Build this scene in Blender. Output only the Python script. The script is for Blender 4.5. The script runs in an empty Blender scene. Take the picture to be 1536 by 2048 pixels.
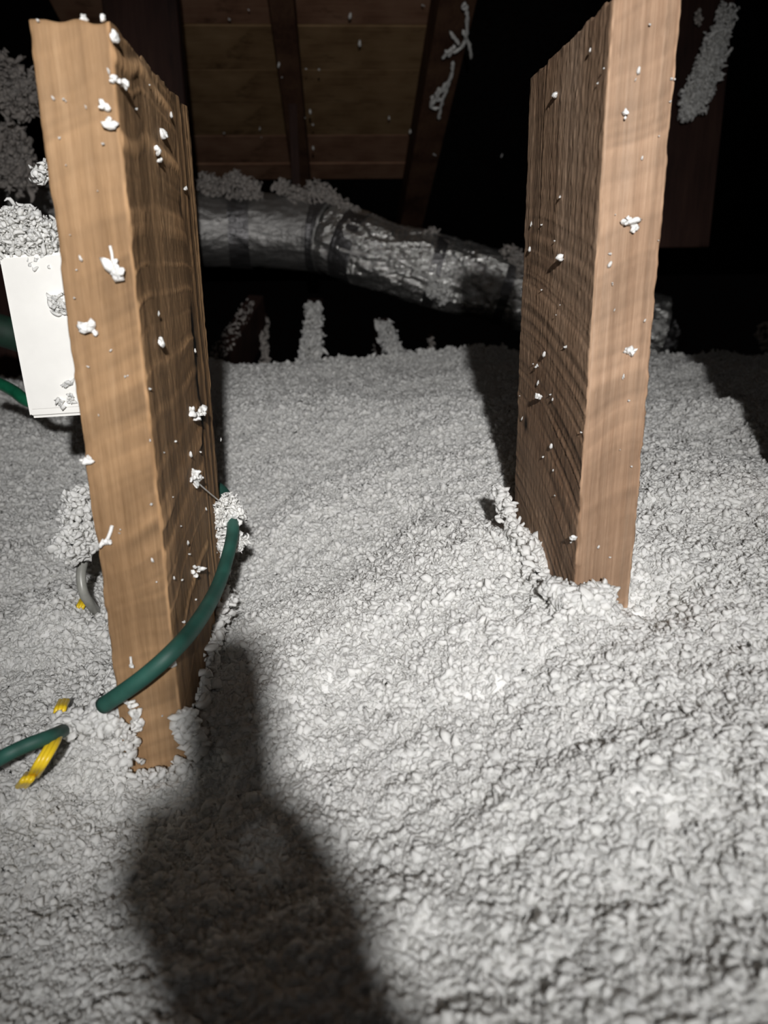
import bpy, bmesh, math, random
import numpy as np
from mathutils import Vector, Matrix, Euler
random.seed(7)
rng = np.random.default_rng(11)
scene = bpy.context.scene
COL = scene.collection

# ------------------------------------------------------------------ camera
# The world's axes follow the timber: +Y runs with the wide faces of the boards, origin at the lens.
FPX = 1538.0
def _basis():
    d = np.array([67, -4976, -FPX]); d /= np.linalg.norm(d)
    z = -d
    c = np.array([671-768, 1024-561, -FPX]); y = c - c.dot(z)*z; y /= np.linalg.norm(y)
    return np.array([np.cross(y, z), y, z])
RW = _basis()
cam_data = bpy.data.cameras.new('camera')
cam = bpy.data.objects.new('camera', cam_data); COL.objects.link(cam)
cam.matrix_world = Matrix([[*RW[0], 0], [*RW[1], 0], [*RW[2], 0], [0, 0, 0, 1]])
cam_data.sensor_fit = 'VERTICAL'; cam_data.sensor_height = 36.0
cam_data.lens = FPX/2048*36
cam_data.clip_start = 0.01; cam_data.clip_end = 50
cam_data.dof.use_dof = True; cam_data.dof.focus_distance = 0.60; cam_data.dof.aperture_fstop = 8.5
scene.camera = cam

# ------------------------------------------------------------------ world, lamps, exposure
w = bpy.data.worlds.new('world'); scene.world = w; w.use_nodes = True
w.node_tree.nodes['Background'].inputs[0].default_value = (0.012, 0.010, 0.010, 1)
w.node_tree.nodes['Background'].inputs[1].default_value = 0.05
LAMP = Vector((0.026, -0.387, 0.22))
def lamp(name, energy, size, blend, aim, radius=0.013, col=(1, 0.985, 0.965)):
    ld = bpy.data.lights.new(name, 'SPOT'); ld.energy = energy; ld.color = col
    ld.spot_size = math.radians(size); ld.spot_blend = blend; ld.shadow_soft_size = radius
    lo = bpy.data.objects.new(name, ld); COL.objects.link(lo); lo.location = LAMP
    lo.rotation_euler = (Vector(aim)-LAMP).to_track_quat('-Z', 'Y').to_euler()
lamp('headlamp_flood', 11.5, 120, 0.7, (0.03, 0.75, -0.28))
lamp('headlamp_throw', 50.0, 62, 1.0, (0.03, 1.6, -0.20))
ad = bpy.data.lights.new('added_fill', 'AREA'); ad.energy = 1.3; ad.shape = 'RECTANGLE'; ad.size = 0.9; ad.size_y = 0.7; ad.color = (1, 0.97, 0.95)
ao = bpy.data.objects.new('added_fill', ad); COL.objects.link(ao); ao.location = (0.15, -1.35, 0.95)   # weak fill added behind the lens to lift the shadows
ao.rotation_euler = (Vector((0, 0.8, -0.2))-ao.location).to_track_quat('-Z', 'Y').to_euler()
scene.cycles.max_bounces = 10; scene.cycles.diffuse_bounces = 7
scene.view_settings.view_transform = 'Standard'; scene.view_settings.look = 'None'
scene.view_settings.exposure = 0.0; scene.view_settings.gamma = 1.0
scene.view_settings.use_curve_mapping = False

# ------------------------------------------------------------------ helpers
def ray(px, py):
    v = RW @ np.array([px-768, 1024-py, -FPX]); return v/v[1]
def P(px, py, Y):
    return Vector(ray(px, py)*Y)
def PX(px, py, x):                    # where a sight line meets the plane X = x
    r = ray(px, py); return Vector(r*(x/r[0]))

def hashn(ix, iy, iz=0, s=0):
    h = (ix.astype(np.int64)*374761393 + iy.astype(np.int64)*668265263 + np.int64(iz)*2147483647 + s*974634777) & 0x7fffffff
    h = (h ^ (h >> 13))*1274126177 & 0x7fffffff
    h = (h ^ (h >> 16)) & 0xffffff
    return h/float(0xffffff)
def vnoise(x, y, s=0):
    x = np.asarray(x, float); y = np.asarray(y, float)
    ix = np.floor(x); iy = np.floor(y); fx = x-ix; fy = y-iy
    fx = fx*fx*fx*(fx*(fx*6-15)+10); fy = fy*fy*fy*(fy*(fy*6-15)+10)
    a = hashn(ix, iy, 0, s); b = hashn(ix+1, iy, 0, s); c = hashn(ix, iy+1, 0, s); d = hashn(ix+1, iy+1, 0, s)
    return ((a+(b-a)*fx)*(1-fy) + (c+(d-c)*fx)*fy)*2-1
def worley(x, y, s=0):
    ix = np.floor(x); iy = np.floor(y); best = np.full(np.shape(x), 9.0)
    for dx in (-1, 0, 1):
        for dy in (-1, 0, 1):
            cx = ix+dx; cy = iy+dy
            px = cx+hashn(cx, cy, 0, s); py = cy+hashn(cx, cy, 0, s+51)
            best = np.minimum(best, (px-x)**2+(py-y)**2)
    return np.sqrt(best)
def sstep(a, b, x):
    t = np.clip((x-a)/(b-a), 0, 1); return t*t*(3-2*t)

def mesh_obj(name, verts, faces, mat, parent=None, smooth=True, loc=None):
    me = bpy.data.meshes.new(name)
    verts = np.asarray(verts, np.float32)
    faces = np.asarray(faces, np.int32)
    if loc is not None: verts = verts - np.array(loc, np.float32)
    n = faces.shape[1]
    me.vertices.add(len(verts)); me.vertices.foreach_set('co', verts.ravel())
    me.loops.add(faces.size); me.loops.foreach_set('vertex_index', faces.ravel())
    me.polygons.add(len(faces)); me.polygons.foreach_set('loop_start', np.arange(0, faces.size, n, dtype=np.int32))
    me.update(calc_edges=True); me.validate()
    if smooth: me.polygons.foreach_set('use_smooth', np.ones(len(me.polygons), bool))
    me.materials.append(mat)
    o = bpy.data.objects.new(name, me); COL.objects.link(o)
    if parent: o.parent = parent
    if loc is not None: o.location = loc
    return o
def bm_obj(name, bm, mat, parent=None, smooth=False, loc=None):
    me = bpy.data.meshes.new(name)
    if loc is not None: bmesh.ops.translate(bm, verts=bm.verts, vec=-Vector(loc))
    bm.to_mesh(me); bm.free()
    if smooth: me.polygons.foreach_set('use_smooth', [True]*len(me.polygons))
    me.materials.append(mat)
    o = bpy.data.objects.new(name, me); COL.objects.link(o)
    if parent: o.parent = parent
    if loc is not None: o.location = loc
    return o
def tag(o, label=None, cat=None, group=None, kind=None):
    if label: o['label'] = label
    if cat: o['category'] = cat
    if group: o['group'] = group
    if kind: o['kind'] = kind
    return o
def empty(name, loc):
    o = bpy.data.objects.new(name, None); COL.objects.link(o); o.location = loc
    o.empty_display_size = 0.02
    bpy.context.view_layer.update()
    return o
def box_bm(x0, x1, y0, y1, z0, z1, bevel=0.0, seg=1):
    bm = bmesh.new()
    r = bmesh.ops.create_cube(bm, size=1)
    for v in bm.verts:
        v.co = Vector(((x0+x1)/2+v.co.x*(x1-x0), (y0+y1)/2+v.co.y*(y1-y0), (z0+z1)/2+v.co.z*(z1-z0)))
    if bevel: bmesh.ops.bevel(bm, geom=bm.edges[:], offset=bevel, segments=seg, affect='EDGES')
    return bm

# ------------------------------------------------------------------ materials
def mat(name):
    m = bpy.data.materials.new(name); m.use_nodes = True
    nt = m.node_tree; b = nt.nodes['Principled BSDF']
    return m, nt, b
def N(nt, t, **kw):
    n = nt.nodes.new(t)
    for k, v in kw.items():
        if k in n.inputs: n.inputs[k].default_value = v
        else: setattr(n, k, v)
    return n
def ramp(nt, fac, stops):
    r = nt.nodes.new('ShaderNodeValToRGB'); nt.links.new(fac, r.inputs[0])
    e = r.color_ramp.elements
    while len(e) < len(stops): e.new(0.5)
    for i, (p, c) in enumerate(stops): e[i].position = p; e[i].color = (*c, 1)
    return r.outputs[0]
def coords(nt, scale=(1, 1, 1), kind='Object'):
    t = N(nt, 'ShaderNodeTexCoord'); mp = N(nt, 'ShaderNodeMapping'); mp.inputs['Scale'].default_value = scale
    nt.links.new(t.outputs[kind], mp.inputs[0]); return mp.outputs[0]

def fluff_mat(name, lo, hi, bump=0.5, scale=420):
    m, nt, b = mat(name)
    c = coords(nt)
    n1 = N(nt, 'ShaderNodeTexNoise', Scale=scale, Detail=4.0, Roughness=0.65); nt.links.new(c, n1.inputs[0])
    n2 = N(nt, 'ShaderNodeTexNoise', Scale=35.0, Detail=3.0); nt.links.new(c, n2.inputs[0])
    mx = N(nt, 'ShaderNodeMath', operation='MULTIPLY_ADD'); nt.links.new(n1.outputs[0], mx.inputs[0]); mx.inputs[1].default_value = 0.5
    m2 = N(nt, 'ShaderNodeMath', operation='MULTIPLY'); nt.links.new(n2.outputs[0], m2.inputs[0]); m2.inputs[1].default_value = 0.5
    nt.links.new(m2.outputs[0], mx.inputs[2])
    nt.links.new(ramp(nt, mx.outputs[0], [(0.3, lo), (0.55, hi)]), b.inputs['Base Color'])
    b.inputs['Roughness'].default_value = 1.0; b.inputs['Specular IOR Level'].default_value = 0.12
    b.inputs['Subsurface Weight'].default_value = 0.6; b.inputs['Subsurface Scale'].default_value = 0.009
    b.inputs['Subsurface Radius'].default_value = (1.0, 0.97, 0.93)
    bp = N(nt, 'ShaderNodeBump', Strength=bump, Distance=0.0012); nt.links.new(n1.outputs[0], bp.inputs['Height'])
    nt.links.new(bp.outputs[0], b.inputs['Normal'])
    return m
M_fluff = fluff_mat('loose_fill', (0.73, 0.72, 0.68), (0.88, 0.873, 0.845))
M_bed = fluff_mat('loose_fill_bed', (0.66, 0.65, 0.63), (0.86, 0.855, 0.84), bump=0.9, scale=260)
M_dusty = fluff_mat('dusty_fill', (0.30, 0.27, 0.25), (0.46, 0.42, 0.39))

def wood_mat(name, dark, mid, light, kerf=0.6, grain=(260, 260, 9), spec=0.2):
    m, nt, b = mat(name)
    c = coords(nt, grain)
    n1 = N(nt, 'ShaderNodeTexNoise', Scale=1.0, Detail=6.0, Roughness=0.7, Distortion=0.35); nt.links.new(c, n1.inputs[0])
    c2 = coords(nt, (9, 9, 4))
    n2 = N(nt, 'ShaderNodeTexNoise', Scale=1.0, Detail=3.0); nt.links.new(c2, n2.inputs[0])
    a = N(nt, 'ShaderNodeMath', operation='MULTIPLY_ADD'); nt.links.new(n2.outputs[0], a.inputs[0]); a.inputs[1].default_value = 0.9
    s = N(nt, 'ShaderNodeMath', operation='MULTIPLY_ADD'); nt.links.new(n1.outputs[0], s.inputs[0]); s.inputs[1].default_value = 0.55; s.inputs[2].default_value = -0.22
    nt.links.new(s.outputs[0], a.inputs[2])
    base = ramp(nt, a.outputs[0], [(0.3, dark), (0.5, mid), (0.72, light)])
    at = N(nt, 'ShaderNodeAttribute', attribute_name='relief')
    k = N(nt, 'ShaderNodeMath', operation='MULTIPLY_ADD'); nt.links.new(at.outputs['Fac'], k.inputs[0]); k.inputs[1].default_value = kerf; k.inputs[2].default_value = 1.0
    mul = N(nt, 'ShaderNodeVectorMath', operation='SCALE'); nt.links.new(base, mul.inputs[0]); nt.links.new(k.outputs[0], mul.inputs['Scale'])
    nt.links.new(mul.outputs[0], b.inputs['Base Color'])
    b.inputs['Roughness'].default_value = 0.72; b.inputs['Specular IOR Level'].default_value = spec
    c3 = coords(nt, (900, 900, 70))
    n3 = N(nt, 'ShaderNodeTexNoise', Scale=1.0, Detail=4.0, Roughness=0.7); nt.links.new(c3, n3.inputs[0])
    ad = N(nt, 'ShaderNodeMath', operation='ADD'); nt.links.new(n3.outputs[0], ad.inputs[0]); nt.links.new(n1.outputs[0], ad.inputs[1])
    bp = N(nt, 'ShaderNodeBump', Strength=0.6, Distance=0.0006); nt.links.new(ad.outputs[0], bp.inputs['Height'])
    nt.links.new(bp.outputs[0], b.inputs['Normal'])
    return m
M_woodL = wood_mat('tan_timber', (0.14, 0.080, 0.038), (0.225, 0.136, 0.070), (0.31, 0.20, 0.112), kerf=0.9)
M_woodR = wood_mat('pinkish_timber', (0.17, 0.10, 0.06), (0.275, 0.180, 0.118), (0.38, 0.27, 0.195), kerf=0.8, grain=(420, 420, 9))
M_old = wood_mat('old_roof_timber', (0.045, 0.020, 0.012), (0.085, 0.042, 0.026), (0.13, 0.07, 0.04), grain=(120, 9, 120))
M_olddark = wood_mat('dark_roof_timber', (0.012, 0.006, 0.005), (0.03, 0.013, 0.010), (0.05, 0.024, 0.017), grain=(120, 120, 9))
def plank_mat(name, dark, mid, light):
    m = wood_mat(name, dark, mid, light, grain=(7, 90, 90)); nt = m.node_tree
    b = nt.nodes['Principled BSDF']
    # dark knots and stains scattered over the boards
    c = coords(nt, (5, 9, 5)); v = N(nt, 'ShaderNodeTexNoise', Scale=1.0, Detail=5.0, Roughness=0.7); nt.links.new(c, v.inputs[0])
    r = ramp(nt, v.outputs[0], [(0.28, (0.25, 0.22, 0.2)), (0.42, (1, 1, 1))])
    src = b.inputs['Base Color'].links[0].from_socket
    mx = N(nt, 'ShaderNodeVectorMath', operation='MULTIPLY'); nt.links.new(src, mx.inputs[0]); nt.links.new(r, mx.inputs[1])
    nt.links.new(mx.outputs[0], b.inputs['Base Color'])
    return m
M_plankA = plank_mat('roof_board_brown', (0.16, 0.092, 0.044), (0.25, 0.155, 0.078), (0.33, 0.215, 0.115))
M_plankB = plank_mat('roof_board_red', (0.17, 0.085, 0.052), (0.26, 0.14, 0.088), (0.34, 0.20, 0.13))
def plain(name, col, rough=0.6, metal=0.0, spec=0.5, noise=0.0, bump=0.0, nscale=60):
    m, nt, b = mat(name)
    b.inputs['Base Color'].default_value = (*col, 1); b.inputs['Roughness'].default_value = rough
    b.inputs['Metallic'].default_value = metal; b.inputs['Specular IOR Level'].default_value = spec
    c = coords(nt); n = N(nt, 'ShaderNodeTexNoise', Scale=float(nscale), Detail=3.0); nt.links.new(c, n.inputs[0])
    if noise:
        lo = tuple(x*(1-noise) for x in col); hi = tuple(min(1, x*(1+noise)) for x in col)
        nt.links.new(ramp(nt, n.outputs[0], [(0.35, lo), (0.65, hi)]), b.inputs['Base Color'])
    if bump:
        bp = N(nt, 'ShaderNodeBump', Strength=0.5, Distance=bump); nt.links.new(n.outputs[0], bp.inputs['Height'])
        nt.links.new(bp.outputs[0], b.inputs['Normal'])
    return m
M_green = plain('green_sheath', (0.016, 0.075, 0.058), 0.6, noise=0.2)
M_hose = plain('dark_green_hose', (0.006, 0.030, 0.018), 0.7, noise=0.2)
M_greenb = plain('bright_green_sheath', (0.01, 0.12, 0.06), 0.3, noise=0.2)
M_greenend = plain('cable_end', (0.35, 0.38, 0.38), 0.7, noise=0.2)
M_gray = plain('gray_sheath', (0.24, 0.24, 0.22), 0.35, noise=0.15)
M_yellow = plain('yellow_sheath', (0.72, 0.50, 0.02), 0.35, noise=0.15)
M_white = plain('white_plastic', (0.90, 0.89, 0.86), 0.35, noise=0.02)
M_cream = plain('cream_plastic', (0.80, 0.74, 0.56), 0.4, noise=0.04)
M_shade = plain('black_shade', (0.006, 0.005, 0.005), 0.95, spec=0.1, noise=0.3)  # near-black that stands in for the darkness over the roof
M_board = plain('gypsum_back', (0.05, 0.043, 0.036), 0.9, noise=0.3)
M_shadow_hand = plain('shadow_hand_gray', (0.10, 0.10, 0.11), 0.9, noise=0.3)
def foil_mat(name, col, rough, amt):
    m, nt, b = mat(name)
    b.inputs['Base Color'].default_value = (*col, 1); b.inputs['Metallic'].default_value = 0.9
    c = coords(nt, (22, 60, 60))
    v = N(nt, 'ShaderNodeTexVoronoi', Scale=1.0); nt.links.new(c, v.inputs['Vector'])
    n = N(nt, 'ShaderNodeTexNoise', Scale=2.5, Detail=5.0, Distortion=1.2); nt.links.new(c, n.inputs[0])
    a = N(nt, 'ShaderNodeMath', operation='ADD'); nt.links.new(v.outputs['Distance'], a.inputs[0]); nt.links.new(n.outputs[0], a.inputs[1])
    bp = N(nt, 'ShaderNodeBump', Strength=amt, Distance=0.012); nt.links.new(a.outputs[0], bp.inputs['Height'])
    nt.links.new(bp.outputs[0], b.inputs['Normal'])
    n2 = N(nt, 'ShaderNodeTexNoise', Scale=9.0, Detail=3.0)
    r = N(nt, 'ShaderNodeMapRange'); r.inputs['To Min'].default_value = rough-0.12; r.inputs['To Max'].default_value = rough+0.15
    c2 = coords(nt); nt.links.new(c2, n2.inputs[0]); nt.links.new(n2.outputs[0], r.inputs[0]); nt.links.new(r.outputs[0], b.inputs['Roughness'])
    return m
M_foil = foil_mat('crinkled_foil', (0.80, 0.79, 0.77), 0.25, 0.5)
M_foild = foil_mat('dull_foil', (0.42, 0.41, 0.40), 0.50, 0.25)
M_tape = foil_mat('dull_foil_tape', (0.22, 0.215, 0.22), 0.42, 0.25)

# ------------------------------------------------------------------ the setting: floor, roof
FLOOR_Z = -0.52
tag(bm_obj('floor', box_bm(-2.4, 2.4, -0.9, 4.3, FLOOR_Z-0.02, FLOOR_Z), M_board), kind='structure')
RA, RS = 1.51, 0.367                                     # roof plane z = RA - RS*y
def roofz(y): return RA-RS*y
ceil = empty('ceiling', (0, 1.5, roofz(1.5))); tag(ceil, kind='structure')
up = Vector((0, RS, 1)).normalized(); dn = Vector((0, 1, -RS)).normalized()
def roof_slab(x0, x1, y0, y1, off0, off1, jitter=0):
    bm = bmesh.new(); vs = []
    for o in (off0, off1):
        for (x, y) in ((x0, y0), (x1, y0), (x1, y1), (x0, y1)):
            vs.append(bm.verts.new(Vector((x, y, roofz(y)))+up*o))
    for f in ((3, 2, 1, 0), (4, 5, 6, 7), (0, 1, 5, 4), (1, 2, 6, 5), (2, 3, 7, 6), (3, 0, 4, 7)):
        bm.faces.new([vs[i] for i in f])
    bmesh.ops.bevel(bm, geom=bm.edges[:], offset=0.0015, segments=1, affect='EDGES')
    return bm
y = 0.30; k = 0
while y < 3.15:
    wd = 0.172+0.012*math.sin(k*2.3); y1 = min(y+wd, 3.17)
    j = 0.003*math.sin(k*5.1)
    p = bm_obj('plank', roof_slab(-0.70, 0.30, y, y1-0.004, j, 0.02+j), (M_plankA, M_plankB)[(k*3+1) % 5 in (1, 4)], loc=(-0.2, y, roofz(y)))
    p.parent = ceil; p.matrix_parent_inverse = ceil.matrix_world.inverted()
    y = y1; k += 1
for (xa, xb, nm) in ((0.302, 2.35, 'shade_sheet'), (-2.35, -0.702, 'shade_sheet')):  # added black sheets: the roof's darkness is put into their colour
    p = bm_obj(nm, roof_slab(xa, xb, 0.30, 4.2, 0.006, 0.012), M_shade, loc=(xa, 0.3, roofz(0.3)))
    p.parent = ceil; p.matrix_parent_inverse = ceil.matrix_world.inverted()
p = bm_obj('shade_sheet', roof_slab(-0.70, 0.30, 3.18, 4.2, 0.006, 0.012), M_shade, loc=(0, 3.2, roofz(3.2)))
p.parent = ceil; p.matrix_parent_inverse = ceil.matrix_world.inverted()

def rafter(x0, x1, depth, label, m=M_old):
    o = bm_obj('rafter', roof_slab(x0, x1, 0.30, 4.1, -depth, -0.004), m, loc=((x0+x1)/2, 0.3, roofz(0.3)))
    tag(o, label, 'rafter', 'rafters under the roof boards')
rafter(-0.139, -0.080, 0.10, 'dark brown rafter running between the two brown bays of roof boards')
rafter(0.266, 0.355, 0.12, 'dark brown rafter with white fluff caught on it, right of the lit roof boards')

# upright board far behind the left timber
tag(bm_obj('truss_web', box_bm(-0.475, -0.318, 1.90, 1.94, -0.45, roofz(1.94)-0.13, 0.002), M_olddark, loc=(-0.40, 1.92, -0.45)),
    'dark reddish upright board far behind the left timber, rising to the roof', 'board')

# ------------------------------------------------------------------ the two rough sawn timbers
def n1(p, s): return vnoise(p, np.zeros_like(p)+0.37*s, s)
def timber(name, x0, x1, y0, y1, z0, z1, m, style, step=0.0013):
    ch = 0.0012
    pts = []; nor = []
    def seg(a, b, n):
        L = math.hypot(b[0]-a[0], b[1]-a[1]); c = max(2, int(L/step))
        for i in range(c): t = i/c; pts.append((a[0]+(b[0]-a[0])*t, a[1]+(b[1]-a[1])*t)); nor.append(n)
    r = 0.7071
    seg((x0+ch, y0), (x1-ch, y0), (0, -1)); seg((x1-ch, y0), (x1, y0+ch), (r, -r))
    seg((x1, y0+ch), (x1, y1-ch), (1, 0)); seg((x1, y1-ch), (x1-ch, y1), (r, r))
    seg((x1-ch, y1), (x0+ch, y1), (0, 1)); seg((x0+ch, y1), (x0, y1-ch), (-r, r))
    seg((x0, y1-ch), (x0, y0+ch), (-1, 0)); seg((x0, y0+ch), (x0+ch, y0), (-r, -r))
    ring = np.array(pts); nr = np.array(nor); n = len(ring)
    zs = np.arange(z0, z1, step); zs[-1] = z1; k = len(zs)
    X = np.tile(ring[:, 0], (k, 1)); Y = np.tile(ring[:, 1], (k, 1)); Z = np.tile(zs[:, None], (1, n))
    NX = np.tile(nr[:, 0], (k, 1)); NY = np.tile(nr[:, 1], (k, 1))
    side = np.abs(NX) > 0.9; front = np.abs(NY) > 0.9; edge = ~(side | front)
    ym = (y0+y1)/2
    if style == 'left':
        wob = 0.004*vnoise(Y*25, Z*14, 3)
        ph = Z+0.10*(Y-ym)*(Z/0.15)+0.6*(Y-ym)**2+wob
        ker = n1(ph/0.0060, 1)*0.55+n1(ph/0.0024, 2)*0.45
        lines = np.clip(n1(ph/0.0085, 7)-0.30, 0, 1)*3.2+np.clip(n1(ph/0.0040, 27)-0.45, 0, 1)*1.8
        fade = 0.45+0.55*vnoise(Y*30, Z*18, 4)
        grain = n1((Y+0.05*Z+0.0015*vnoise(Y*60, Z*30, 6))/0.0042, 5)
        bnd = y1-0.062+0.016*n1(Z/0.05, 8)+0.006*n1(Z/0.012, 9)+0.08*(Z+0.1)
        band = sstep(-0.004, 0.004, Y-bnd)
        rel = (ker*0.35*fade+lines*(0.3+0.7*fade)-0.15+0.25*n1(Y/0.007, 28))*(1-band)+grain*0.9*band
        hole = np.exp(-((Y-bnd)/0.006)**2)*np.clip(vnoise(Z*28, Z*0+2, 12)+0.15, 0, 1)*1.6
        rel = rel-hole
    else:
        ph = Z+0.005*vnoise(Y*9, Z*5, 3)-(Y-ym)*(0.16+(0.10-Z)*0.9)*0.9+0.9*(Y-ym)**2
        ker = n1(ph/0.0040, 1)*0.6+n1(ph/0.0018, 2)*0.5
        grain = n1((Y+0.0012*vnoise(Y*60, Z*30, 6))/0.0035, 5)
        up_ = sstep(-0.02, 0.08, Z)
        rel = ker*(1-0.65*up_)+0.55*grain*(0.25+up_)
        rel = rel*(0.6+0.4*vnoise(Y*12, Z*9, 7))
        rel -= 1.2*np.exp(-(((Y-0.615)/0.006)**2+((Z+0.118)/0.008)**2))
        rel -= 0.8*np.exp(-(((Y-0.63)/0.008)**2))*np.clip(n1(Z/0.004, 21), 0, 1)*sstep(-0.03, 0.0, Z)*sstep(0.06, 0.03, Z)
    phf = Z-(X-x0)*0.42+0.004*vnoise(X*40, Z*20, 13)
    kf = n1(phf/0.0075, 14)*0.5+n1(phf/0.003, 15)*0.3
    gf = n1((X+0.0006*vnoise(X*90, Z*30, 16))/0.0019, 17)
    fr = kf*(0.7+0.6*vnoise(X*30, Z*12, 18))+gf*(0.4 if style == 'right' else 0.15)
    rel = np.where(front, fr*0.55, rel)
    rel = np.where(edge, 0.45+0.35*n1(Z/0.006, 19), rel)
    disp = rel*np.where(side, 0.0007, 0.00035)+0.0004*vnoise((X+Y)*18, Z*12, 20)+0.00025*vnoise((X+Y)*500, Z*220, 22)
    dc = np.minimum(np.abs(X-x0), np.abs(X-x1))+np.minimum(np.abs(Y-y0), np.abs(Y-y1))
    cx = np.where((X-x0) < (x1-X), 1.0, -1.0); cy = np.where((Y-y0) < (y1-Y), 1.0, -1.0)
    chip = np.exp(-dc/0.0022)*(np.clip(vnoise(Z*90+cx*7, cy*5+Z*0, 23), 0, 1)*0.0012+np.clip(vnoise(Z*26+cx*3, cy*9+Z*0, 24), 0, 1)*0.0009)
    Xd = X+NX*disp+cx*chip; Yd = Y+NY*disp+cy*chip
    Zd = Z+0.0
    Zd[-1] += 0.0015*vnoise(X[-1]*120, Y[-1]*120, 25)
    V = np.stack([Xd, Yd, Zd], -1).reshape(-1, 3)
    i = np.arange(k-1)[:, None]*n; j = np.arange(n)[None]; j2 = (j+1) % n
    F = np.stack([i+j, i+j2, i+n+j2, i+n+j], -1).reshape(-1, 4)
    base = (x0+(x1-x0)/2, y0+(y1-y0)/2, z0)
    # caps: shrink the ring to its middle line
    for row, flip in ((0, True), (k-1, False)):
        c0 = len(V); V = np.vstack([V, [[(x0+x1)/2, (y0+y1)/2, zs[row]]]])
        a = row*n+np.arange(n); b = row*n+(np.arange(n)+1) % n
        cap = np.stack([a, b, np.full(n, c0), np.full(n, c0)], -1)
        F = np.vstack([F, cap])
    me = bpy.data.meshes.new(name)
    fl = [tuple(f) if f[2] != f[3] else tuple(f[:3]) for f in F.tolist()]
    me.from_pydata((V-np.array(base)).tolist(), [], fl); me.update()
    me.polygons.foreach_set('use_smooth', np.ones(len(me.polygons), bool))
    at = me.attributes.new('relief', 'FLOAT', 'POINT')
    at.data.foreach_set('value', np.concatenate([rel.ravel(), [0, 0]]).astype(np.float32))
    me.materials.append(m)
    o = bpy.data.objects.new(name, me); COL.objects.link(o); o.location = base
    return o
LX0, LX1, LY0, LY1, LTOP = -0.1400, -0.1020, 0.420, 0.624, 0.1150
RX0, RX1, RY0, RY1, RTOP = 0.1515, 0.1893, 0.462, 0.645, 0.1390
tag(timber('timber_board', LX0, LX1, LY0, LY1, -0.47, LTOP, M_woodL, 'left'),
    'upright tan rough sawn board on the left with the green cable bent across its foot', 'board')
tag(timber('timber_board', RX0, RX1, RY0, RY1, -0.47, RTOP, M_woodR, 'right'),
    'upright pinkish tan rough sawn board on the right with diagonal saw marks', 'board')
tag(timber('timber_board', 0.404, 0.442, 0.47, 0.65, -0.47, RTOP, M_woodR, 'right', 0.005),
    'upright rough sawn board just outside the view, right of the pinkish board', 'board')
for (xa, xb, ya, yb) in ((-0.24, 0.0, 0.38, 0.66), (0.05, 0.55, 0.42, 0.69)):
    tag(bm_obj('joist', box_bm(xa, xb, ya, yb, FLOOR_Z, -0.47, 0.002), M_old, loc=((xa+xb)/2, (ya+yb)/2, FLOOR_Z)),
        'buried timber plate carrying the upright boards, %s' % ('left' if xa < 0 else 'right'), 'joist')

# ------------------------------------------------------------------ loose fill insulation
def crest(x): return 1.80+0.05*vnoise(x*3.0, x*0, 31)+0.03*vnoise(x*11, x*0, 32)
def h_base(x, y):
    x = np.asarray(x, float); y = np.asarray(y, float)
    near = -0.252+0.060*np.tanh(x/0.2)
    far = -0.203+0.012*np.sin(x*2.1+0.6)
    h = near+(far-near)*sstep(0.62, 1.5, y)
    h = h+0.016*vnoise(x*6, y*6, 41)+0.0065*vnoise(x*14, y*14, 42)
    # fluff banked around the timbers, gap at the right hand board's left foot
    h = h+0.030*np.exp(-(((x-0.085)/0.05)**2+((y-0.60)/0.10)**2))
    h = h+0.004*np.exp(-(((x-0.14)/0.03)**2+((y-0.43)/0.03)**2))
    h = h-0.020*np.exp(-(((x-0.145)/0.014)**2+((y-0.50)/0.03)**2))
    h = h+0.016*np.exp(-(((x+0.165)/0.03)**2+((y-0.47)/0.05)**2))
    h = h+0.030*np.exp(-(((x+0.26)/0.05)**2+((y-0.66)/0.07)**2))
    h = h-0.012*np.exp(-(((x+0.12)/0.035)**2+((y-0.41)/0.03)**2))
    h = h-0.022*np.exp(-(((x-0.195)/0.022)**2+((y-0.45)/0.025)**2))
    h = h-0.26*sstep(0.0, 0.16, y-crest(x))
    return h
def h_full(x, y):
    h = h_base(x, y)
    wx = x+0.006*vnoise(x*60, y*60, 43); wy = y+0.006*vnoise(x*60, y*60, 44)
    a = 0.0048*(0.55-worley(wx*34, wy*34, 45))
    b = 0.0020*(0.55-worley(wx*92, wy*92, 46))
    c = 0.0013*(0.5-worley(wx*260, wy*260, 47))
    return h+a*1.1+b+c+0.0032*vnoise(x*24, y*24, 48)+0.002*vnoise(x*75, y*75, 49)
NX_, NY_ = 820, 760
t = np.linspace(0, 1, NY_); ys = -0.35+(0.05+0.35)*t[:60]/t[59]
ys = np.concatenate([ys, 0.05+np.cumsum(np.linspace(1, 3.2, NY_-60))/np.sum(np.linspace(1, 3.2, NY_-60))*2.0])
u = np.linspace(-1, 1, NX_); u = 0.75*u+0.25*u**3
hw = 0.34+0.66*np.clip(ys, 0.0, 9)
GX = u[None, :]*hw[:, None]+0.02*ys[:, None]; GY = np.repeat(ys[:, None], NX_, 1)
GZ = h_full(GX, GY)
V = np.stack([GX, GY, GZ], -1).reshape(-1, 3)
i = np.arange(NY_-1)[:, None]*NX_; j = np.arange(NX_-1)[None]
F = np.stack([i+j, i+j+1, i+NX_+j+1, i+NX_+j], -1).reshape(-1, 4)
nbed = len(V)
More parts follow.
